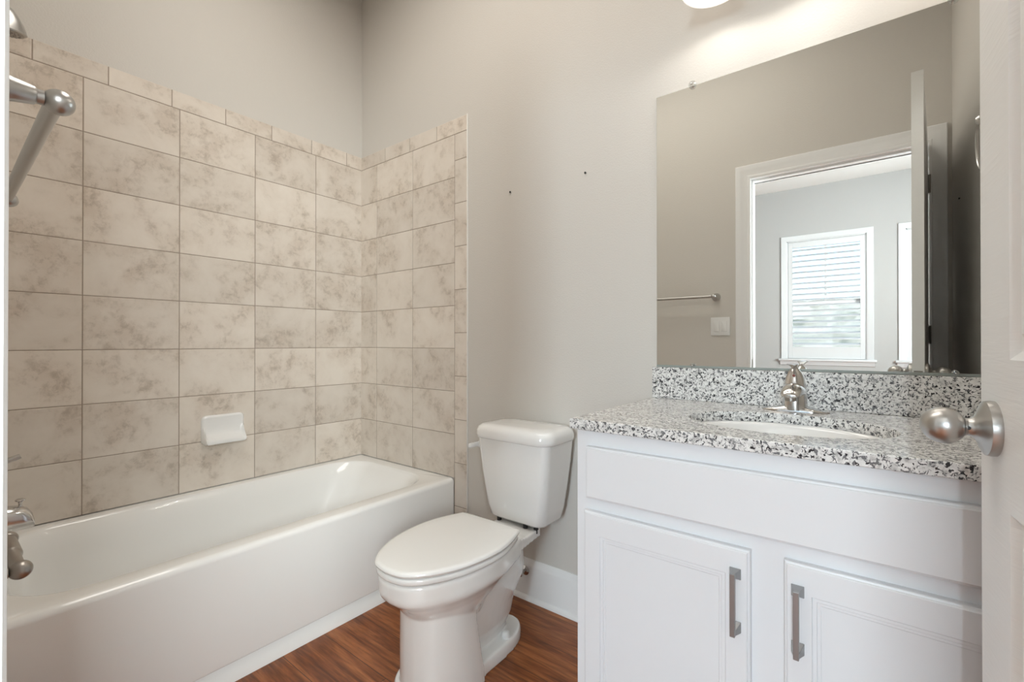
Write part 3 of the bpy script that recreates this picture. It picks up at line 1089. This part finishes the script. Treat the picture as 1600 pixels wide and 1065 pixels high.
bm = B()
e = .0016
rings = [[V(*oval(a), CZ0) for a in angs], [V(*on_rect(a, .0015), CZ0) for a in angs], [V(*on_rect(a, 0), CZ0 + .0015) for a in angs], [V(*on_rect(a, 0), CZ1 - e) for a in angs],
         [V(*on_rect(a, e * .3), CZ1 - e * .3) for a in angs], [V(*on_rect(a, e), CZ1) for a in angs],
         [V(*oval(a, .002), CZ1) for a in angs], [V(*oval(a, .0005), CZ1 - .0005) for a in angs], [V(*oval(a), CZ1 - .002) for a in angs], [V(*oval(a), CZ0) for a in angs]]
loft(bm, rings, False, False)
bmesh.ops.remove_doubles(bm, verts=bm.verts, dist=1e-6)
obj('slab', bm, 'granite', ctr, angle=12)
bm = B(); box(bm, CX0, CX1, YM - .0205, YM - .0005, CZ1 + .0003, .9848)
obj('backsplash', bm, 'granite', ctr, bevel=.0015)

snk = thing('sink', 'white oval undermount sink set in the granite vanity top', 'sink', (SX, SY, .72))
bm = B()
rings = []
for k, z in ((.016, CZ0 - .0008), (-.004, CZ0 - .0008), (-.010, CZ0 - .010), (-.020, CZ0 - .045), (-.040, CZ0 - .09), (-.075, CZ0 - .125), (-.115, CZ0 - .140), (-.135, CZ0 - .145)):
    rings.append([V(*oval(2 * PI * q / 72, k), z) for q in range(72)])
outer = []
for k, z in ((-.125, CZ0 - .157), (-.06, CZ0 - .138), (-.022, CZ0 - .098), (-.002, CZ0 - .045), (.016, CZ0 - .012)):
    outer.append([V(*oval(2 * PI * q / 72, k), z) for q in range(72)])
loft(bm, rings[::-1], True, False)
loft(bm, outer + [rings[0]], True, False)
bmesh.ops.remove_doubles(bm, verts=bm.verts, dist=1e-6)
obj('basin', bm, 'ceramic', snk, angle=60)
bm = B(); lathe(bm, [(0, 0), (.022, 0), (.023, .0015), (.017, .003), (.010, .002), (0, .003)], (SX, SY, CZ0 - .1448), (0, 0, 1), 24)
obj('drain', bm, 'chrome', snk)

# ------------------------------------------------------------------ faucet
FX, FY = -0.166, 1.492
fau = thing('faucet', 'chrome single-lever faucet behind the oval sink', 'faucet', (FX, FY, CZ1))
bm = B()                                             # wing-shaped base plate, rising to the body
rings = []
for t in [-1 + 2 * k / 24 for k in range(25)]:
    k_ = 1 - abs(t)
    hw, h = .006 + .022 * min(1, k_ * 2.2) ** .6, .0035 + .019 * k_ ** 1.15
    rings.append([V(FX + .081 * t, FY + hw * math.cos(a), CZ1 + .0003 + h * math.sin(a) ** .7) for a in [PI * q / 16 for q in range(17)]])
loft(bm, rings)
obj('base_plate', bm, 'chrome', fau, angle=50)
bm = B()
lathe(bm, [(.0310, .004), (.0305, .020), (.0292, .040), (.0280, .058), (.0270, .0595), (.0270, .0615), (.0280, .063), (.0268, .074), (.0222, .092), (.0150, .108), (.0098, .117), (.0078, .1195), (0, .1205)], (FX, FY, CZ1), (0, 0, 1), 36)
fb = obj('body', bm, 'chrome', fau, angle=50)
bm = B()                                             # broad shell-shaped nose of the spout
path = curve_pts([(FY - .004, .050, .0285, .026), (FY - .034, .055, .0285, .025), (FY - .062, .056, .0270, .021), (FY - .084, .053, .0245, .016), (FY - .098, .050, .0205, .011), (FY - .103, .048, .0150, .006)], 4)
rings = []
for y, z, hw, hh in path:
    rings.append([V(FX + hw * math.cos(a), y, CZ1 + z + hh * math.sin(a) * (1 if math.sin(a) > 0 else .45)) for a in [2 * PI * q / 28 for q in range(28)]])
loft(bm, rings)
spt = obj('spout', bm, 'chrome', fau, angle=60)
bm = B(); lathe(bm, [(.0135, 0), (.0135, .012), (.0110, .013), (0, .013)], (FX, FY - .082, CZ1 + .048), (0, 0, -1), 20)
obj('aerator', bm, 'nickel_dark', spt)
bm = B(); lathe(bm, [(.0036, 0), (.0036, .0014), (0, .0016)], (FX, FY - .0196, CZ1 + .0985), (0, -.9, .42), 14)
obj('temperature_dot', bm, 'red_dot', fb)
bm = B()                                             # lever on top, tipping forward and flaring at its end
path = [(FY + .008, .1170, .0070, .004), (FY - .002, .1205, .0080, .0045), (FY - .018, .1245, .0080, .004), (FY - .034, .1280, .0105, .0033), (FY - .047, .1305, .0145, .0027), (FY - .051, .1312, .0130, .0018)]
rings = []
for y, z, hw, hh in path:
    rings.append([V(FX + hw * math.cos(a), y, CZ1 + z + hh * math.sin(a)) for a in [2 * PI * q / 20 for q in range(20)]])
loft(bm, rings)
obj('lever', bm, 'chrome', fb, angle=60)
bm = B(); lathe(bm, [(.0028, 0), (.0028, .052), (.0055, .055), (.0055, .061), (0, .063)], (FX, FY + .030, CZ1 + .002), (0, 0, 1), 14)
obj('lift_rod', bm, 'chrome', fau)

# ------------------------------------------------------------------ mirror
mir = thing('mirror', 'large frameless wall mirror above the granite backsplash', 'mirror', (-.13, YM, .986))
MX0, MX1, MZ0, MZ1 = -0.5830, 0.300, 0.9865, 1.9170
bm = B(); box(bm, MX0, MX1, YM - .0060, YM - .0002, MZ0, MZ1)
o = obj('mirror_glass', bm, 'mirror_silver', mir, smooth=False, mats=['mirror_silver', 'mirror_edge'])
for p in o.data.polygons:
    p.material_index = 0 if p.normal.y < -.9 else 1
bm = B(); box(bm, MX0, MX1, YM - .0085, YM - .0062, MZ0, MZ0 + .0062); box(bm, MX0, MX1, YM - .0085, YM - .0002, MZ0 - .0008, MZ0 - .0001)
obj('bottom_channel', bm, 'mirror_edge', mir, smooth=False)['label'] = 'thin grey channel under the glass'
for x, z, k in ((-.462, MZ1 + .003, 1.0), (.165, MZ1 + .003, 1.0), (-.462, MZ0 + .0072, .6), (.165, MZ0 + .0072, .6)):
    bm = B()
    lathe(bm, [(.0095 * k, .0002), (.0120 * k, .002), (.0120 * k, .006), (.0085 * k, .009), (0, .0098)], (x, YM - .0062 - (.0025 if k < 1 else 0), z), (0, -1, 0), 20)
    c = obj('clip', bm, 'clear_plastic', mir)
    bm = B(); lathe(bm, [(.0032 * k, .0098), (.0030 * k, .0112), (0, .0118)], (x, YM - .0062 - (.0025 if k < 1 else 0), z), (0, -1, 0), 12)
    obj('screw', bm, 'chrome', c)

# ------------------------------------------------------------------ vanity light
vl = thing('vanity_light', 'lit three-shade vanity light on the wall above mirror', 'wall lamp', (-.115, YM, 2.28))
bm = B(); rbox(bm, -.435, .205, YM - .022, YM - .0005, 2.285, 2.375, .02, .006, 'y')
obj('back_plate', bm, 'nickel', vl)
for sx in SHADE_X:
    bm = B(); tube(bm, curve_pts([(sx, YM - .02, 2.33), (sx, YM - .08, 2.345), (sx, SHADE_Y + .03, 2.335), (sx, SHADE_Y, 2.30), (sx, SHADE_Y, 2.262)], 5), .0085, 14)
    arm = obj('arm', bm, 'nickel', vl)
    bm = B(); lathe(bm, [(.013, .0), (.030, .006), (.032, .012), (.032, .040), (0, .042)], (sx, SHADE_Y, 2.270), (0, 0, -1), 24)
    obj('socket', bm, 'nickel', arm)
    pr = curve_pts([(.030, 2.245), (.040, 2.236), (.052, 2.215), (.062, 2.18), (.070, 2.145), (.078, 2.115), (.0855, 2.096)], 4)
    bm = B()
    lathe(bm, [(r_, z_) for r_, z_ in pr] + [(.087, 2.0945), (.0835, 2.0955)] + [(r_ - .003, z_ + .0006) for r_, z_ in reversed(pr[:-1])], (sx, SHADE_Y, 0), (0, 0, 1), 40, False, False)
    obj('shade', bm, 'lamp_glass', vl, angle=60)['label'] = 'glowing frosted glass bell shade'
    bm = B(); lathe(bm, [(.012, 2.228), (.013, 2.215), (.022, 2.19), (.026, 2.172), (.022, 2.155), (.011, 2.147), (0, 2.1455)], (sx, SHADE_Y, 0), (0, 0, 1), 20)
    obj('bulb', bm, 'bulb', vl)

# ------------------------------------------------------------------ little things on walls
def screw(x, y, z, axis, label):
    bm = B(); lathe(bm, [(.0026, -.004), (.0026, .002), (.0040, .0035), (.0040, .0055), (0, .0065)], (x, y, z), axis, 12)
    tag(obj('screw', bm, 'screw_dark'), label, 'screw', 'leftover wall screws')


screw(-1.231, YM, 1.722, (0, -1, 0), 'tiny dark screw in the wall above toilet, nearer the tile')
screw(-0.864, YM, 1.722, (0, -1, 0), 'tiny dark screw in the wall above toilet, nearer the mirror')
screw(XR, .283, 1.713, (-1, 0, 0), 'tiny dark screw in the side wall, reflected beside the door')

tr = thing('towel_ring', 'nickel towel ring on the side wall, reflected at the mirror edge', 'towel ring', (XR, 1.06, 1.78))
bm = B(); lathe(bm, [(.024, 0), (.024, .005), (.015, .012), (.010, .034), (.014, .040), (.015, .048), (.008, .056), (0, .057)], (XR, 1.09, 1.768), (-1, 0, 0), 24)
obj('post', bm, 'nickel', tr)
bm = B()
tube(bm, [(XR - .046 + .008 * (1 - math.cos(2 * PI * k / 40)) * .5, 1.09 + .078 * math.sin(2 * PI * k / 40), 1.691 + .078 * math.cos(2 * PI * k / 40)) for k in range(41)], .0045, 10)
obj('ring', bm, 'nickel', tr)

sw = thing('light_switch', 'white double rocker switch plate by doorway, reflected in the mirror', 'light switch', (-.745, YW, 1.172))
PX0, PX1, PZ0, PZ1 = -.803, -.689, 1.115, 1.229
bm = B(); rbox(bm, PX0, PX1, YW, YW + .0055, PZ0, PZ1, .004, .0022, 'y')
obj('plate', bm, 'white_plastic', sw)
for k in (0, 1):
    bm = B()
    x0 = PX0 + .0175 + k * .046
    rbox(bm, x0, x0 + .033, YW + .0045, YW + .0075, 1.139, 1.205, .002, .0008, 'y')
    rk = obj('rocker', bm, 'white_plastic', sw)

# ------------------------------------------------------------------ door leaf (open)
HX, HY = 0.2285, 0.052
FXb, FYb = 0.1546, 0.9000
DL = math.hypot(FXb - HX, FYb - HY)
ang = math.atan2(FYb - HY, FXb - HX)              # direction from hinge to free edge
ca_, sa_ = math.cos(ang), math.sin(ang)
DTH = .0345
# u from hinge towards free edge, w towards the camera side face (-x)
mpD = lambda u, v, w: (HX + u * ca_ - w * sa_, HY + u * sa_ + w * ca_, v)
DZ0, DZ1 = 0.012, 2.0605
bm = B()
ST_ = .108
pan = [(ST_, DL - ST_, .215, .866), (ST_, DL - ST_, 1.048, 1.945)]
PR = [(.004, -.0030), (.010, -.0075), (.016, -.0090), (.022, -.0075), (.030, -.0020), (.036, -.0012)]
panel_face(bm, 0, DL, DZ0, DZ1, DTH, pan, PR, mpD)
panel_face(bm, 0, DL, DZ0, DZ1, 0, pan, [(i, -d) for i, d in PR], mpD)
rect = lambda w: [Vector(mpD(a, c, w)) for a, c in ((0, DZ0), (DL, DZ0), (DL, DZ1), (0, DZ1))]
loft(bm, [rect(0), rect(DTH)], False, False)
door = struct(obj('door_1', bm, 'door_white', angle=18), 'white two-panel bathroom door standing open at the right edge', 'door')
KU, KZ = DL - .055, .9585
for s, lb in ((1, 'egg-shaped nickel knob on the camera side'), (-1, 'egg-shaped nickel knob on the mirror side')):
    o3 = Vector(mpD(KU, KZ, DTH if s > 0 else 0))
    ax = Vector((-sa_ * s, ca_ * s, 0))
    bm = B()
    lathe(bm, [(.0350, 0), (.0355, .004), (.0345, .0095), (.0300, .0120), (.0225, .0145), (.0150, .0185), (.0118, .0225), (.0110, .0260), (.0118, .0278), (.0122, .0290)], o3, ax, 40)
    k_ = obj('door_knob', bm, 'nickel', door); k_['label'] = lb
    bm = B()
    pr = [(.0112, .0286), (.0150, .0308), (.0192, .0346), (.0224, .0394), (.0240, .0446), (.0242, .0496), (.0230, .0556), (.0206, .0610), (.0170, .0658), (.0122, .0697), (.0064, .0722), (.0030, .0729), (0, .0731)]
    lathe(bm, pr, o3, ax, 40)
    obj('grip', bm, 'nickel', k_)
    bm = B(); lathe(bm, [(.0024, 0), (.0024, .0006), (0, .0007)], o3 + ax * .0255 + Vector((0, -.0110, 0)), (0, -1, 0), 10)
    obj('privacy_hole', bm, 'screw_dark', k_)
bm = B(); c0 = Vector(mpD(DL, .962, DTH / 2))
box(bm, c0.x - .0125, c0.x + .0125, c0.y - .0005, c0.y + .0012, .938, .966)
obj('latch_plate', bm, 'hinge_metal', door, smooth=False)
for z in (1.858, 1.108, .25):
    bm = B()
    lathe(bm, [(.0062, 0), (.0062, .0285), (.0056, .0290), (.0056, .0300), (.0062, .0305), (.0062, .0595), (.0056, .060), (.0056, .061), (.0062, .0615), (.0062, .090)], (HX + .004, HY + .004, z - .045), (0, 0, 1), 14)
    box(bm, HX - .019, HX - .001, HY - .0022, HY - .0004, z - .045, z + .045)
    box(bm, HX + .0005, HX + .0045, HY - .030, HY + .002, z - .045, z + .045)
    obj('hinge', bm, 'hinge_metal', door, smooth=False)

# ------------------------------------------------------------------ bedroom windows with shutters
for wi, (a, c) in enumerate(WIN):
    bm = B()
    # reveal, casing, stool and apron
    prof = [(-.0, 0.0), (0.0, .012), (.012, .016), (.050, .018), (.060, .020), (.0645, .016), (.0645, 0)]
    P = [[V(a - d, YB + h, WZ0), V(a - d, YB + h, WZ1 + d), V(c + d, YB + h, WZ1 + d), V(c + d, YB + h, WZ0)] for d, h in prof]
    vv = [[bm.verts.new(p) for p in row] for row in P]
    for r0, r1 in zip(vv[:-1], vv[1:]):
        for k in range(3):
            bm.faces.new((r0[k], r0[k + 1], r1[k + 1], r1[k]))
    rbox(bm, a - .092, c + .092, YB - .09, YB + .045, WZ0 - .027, WZ0 - .001, .008, .004, 'z', 3)
    prof = [(0, 0), (.030, 0), (.028, -.012), (.016, -.030), (.012, -.050), (0, -.053)]
    loft(bm, [[V(x, YB + d, WZ0 - .027 + h) for d, h in prof] for x in (a - .075, c + .075)])
    for x0, x1 in ((a, a + .012), (c - .012, c)):
        box(bm, x0, x1, YB - .0998, YB + .001, WZ0, WZ1)
    box(bm, a, c, YB - .0998, YB + .001, WZ1 - .012, WZ1)
    wd = struct(obj('window_%d' % (wi + 1), bm, 'shutter_white', angle=25),
                ('white-cased bedroom window reflected in the middle of the mirror', 'second bedroom window, mostly hidden behind the door reflection')[wi], 'window')
    bm = B()
    yo = YB - .093
    zm = (WZ0 + WZ1) / 2 - .045
    for x0, x1, z0_, z1_ in ((a + .012, a + .045, WZ0, WZ1 - .012), (c - .045, c - .012, WZ0, WZ1 - .012), (a + .045, c - .045, WZ0, WZ0 + .045), (a + .045, c - .045, WZ1 - .055, WZ1 - .012), (a + .045, c - .045, zm - .028, zm + .028), ((a + c) / 2 - .011, (a + c) / 2 + .011, zm + .028, WZ1 - .055)):
        box(bm, x0, x1, yo - .022, yo + .022, z0_, z1_)
    obj('sash', bm, 'trim_white', wd, smooth=False)
    bm = B()
    box(bm, a + .04, c - .04, yo - .003, yo + .001, WZ0 + .02, WZ1 - .03)
    obj('pane', bm, 'window_glass', wd, smooth=False)
    # plantation shutter, one framed panel of louvers
    s = thing('plantation_shutter', ('white louvered shutter in the fully visible reflected bedroom window', 'white louvered shutter in the reflected window half hidden by door')[wi], 'shutter', ((a + c) / 2, YB, WZ0), 'bedroom window shutters')
    s0, s1, z0_, z1_ = a + .014, c - .014, WZ0 + .003, WZ1 - .014
    bm = B()
    yf = YB - .030
    F = .030
    box(bm, s0, s0 + .045, yf, yf + .028, z0_, z1_); box(bm, s1 - .045, s1, yf, yf + .028, z0_, z1_)
    lz0, lz1 = 1.018, 2.252
    box(bm, s0 + .045, s1 - .045, yf, yf + .028, z0_, lz0); box(bm, s0 + .045, s1 - .045, yf, yf + .028, lz1, z1_)
    obj('frame', bm, 'shutter_white', s, smooth=False, bevel=.002)
    bm = B()
    nl = 18
    pitch = (lz1 - lz0) / nl
    for k in range(nl):
        zc_ = lz0 + pitch * (k + .5)
        rings = []
        for x in (s0 + .047, s1 - .047):
            rr_ = []
            for q in range(12):
                al = 2 * PI * q / 12
                lx, lz = .0315 * math.cos(al), .0052 * math.sin(al)
                th = R(-24)
                rr_.append(V(x, yf + .014 + lx * math.cos(th) - lz * math.sin(th), zc_ + lx * math.sin(th) + lz * math.cos(th)))
            rings.append(rr_)
        loft(bm, rings)
    obj('louvers', bm, 'shutter_white', s, angle=60)

# outside
bm = B(); box(bm, -14, 14, -22, YB - .35, -.4, -.35)
struct(obj('ground_outside', bm, 'lawn', smooth=False), 'lawn outside the bedroom windows', 'lawn')
bm = B()
random.seed(9)
nx, nz = 90, 16
rows = []
for j in range(nz + 1):
    row = []
    for i in range(nx + 1):
        x = -8 + 16 * i / nx
        z = -.36 + 2.50 * j / nz + (random.random() * .06 if j == nz else 0)
        y = -11 + .35 * math.sin(j / nz * PI) + random.uniform(-.18, .18)
        row.append(bm.verts.new((x + random.uniform(-.05, .05), y, z)))
    rows.append(row)
rows2 = [[bm.verts.new((v.co.x, v.co.y - 1.1, v.co.z)) for v in r_] for r_ in rows]
for A, f in ((rows, 1), (rows2, -1)):
    for j in range(nz):
        for i in range(nx):
            q = (A[j][i], A[j][i + 1], A[j + 1][i + 1], A[j + 1][i])
            bm.faces.new(q)
for i in range(nx):
    bm.faces.new((rows[nz][i], rows[nz][i + 1], rows2[nz][i + 1], rows2[nz][i]))
for j in range(nz):
    bm.faces.new((rows[j][0], rows[j + 1][0], rows2[j + 1][0], rows2[j][0])); bm.faces.new((rows[j][nx], rows[j + 1][nx], rows2[j + 1][nx], rows2[j][nx]))
hd_ = tag(obj('hedge', bm, 'hedge_leaves', angle=70), 'pale green hedge outside, glimpsed through the shutter louvers', 'hedge')

# body of the added fill panel, unseen on the bathroom ceiling
cp = thing('added_fill_panel', 'added flat fill lamp on the bathroom ceiling, above the picture', 'ceiling lamp', (-1.10, .80, ZC))
bm = B(); box(bm, -1.90, -.30, .48, 1.12, ZC - .055, ZC - .0002)
obj('housing', bm, 'trim_white', cp, bevel=.006)
bm = B(); box(bm, -1.88, -.32, .50, 1.10, ZC - .062, ZC - .055)
obj('diffuser', bm, 'fill_panel_glow', cp, bevel=.003)
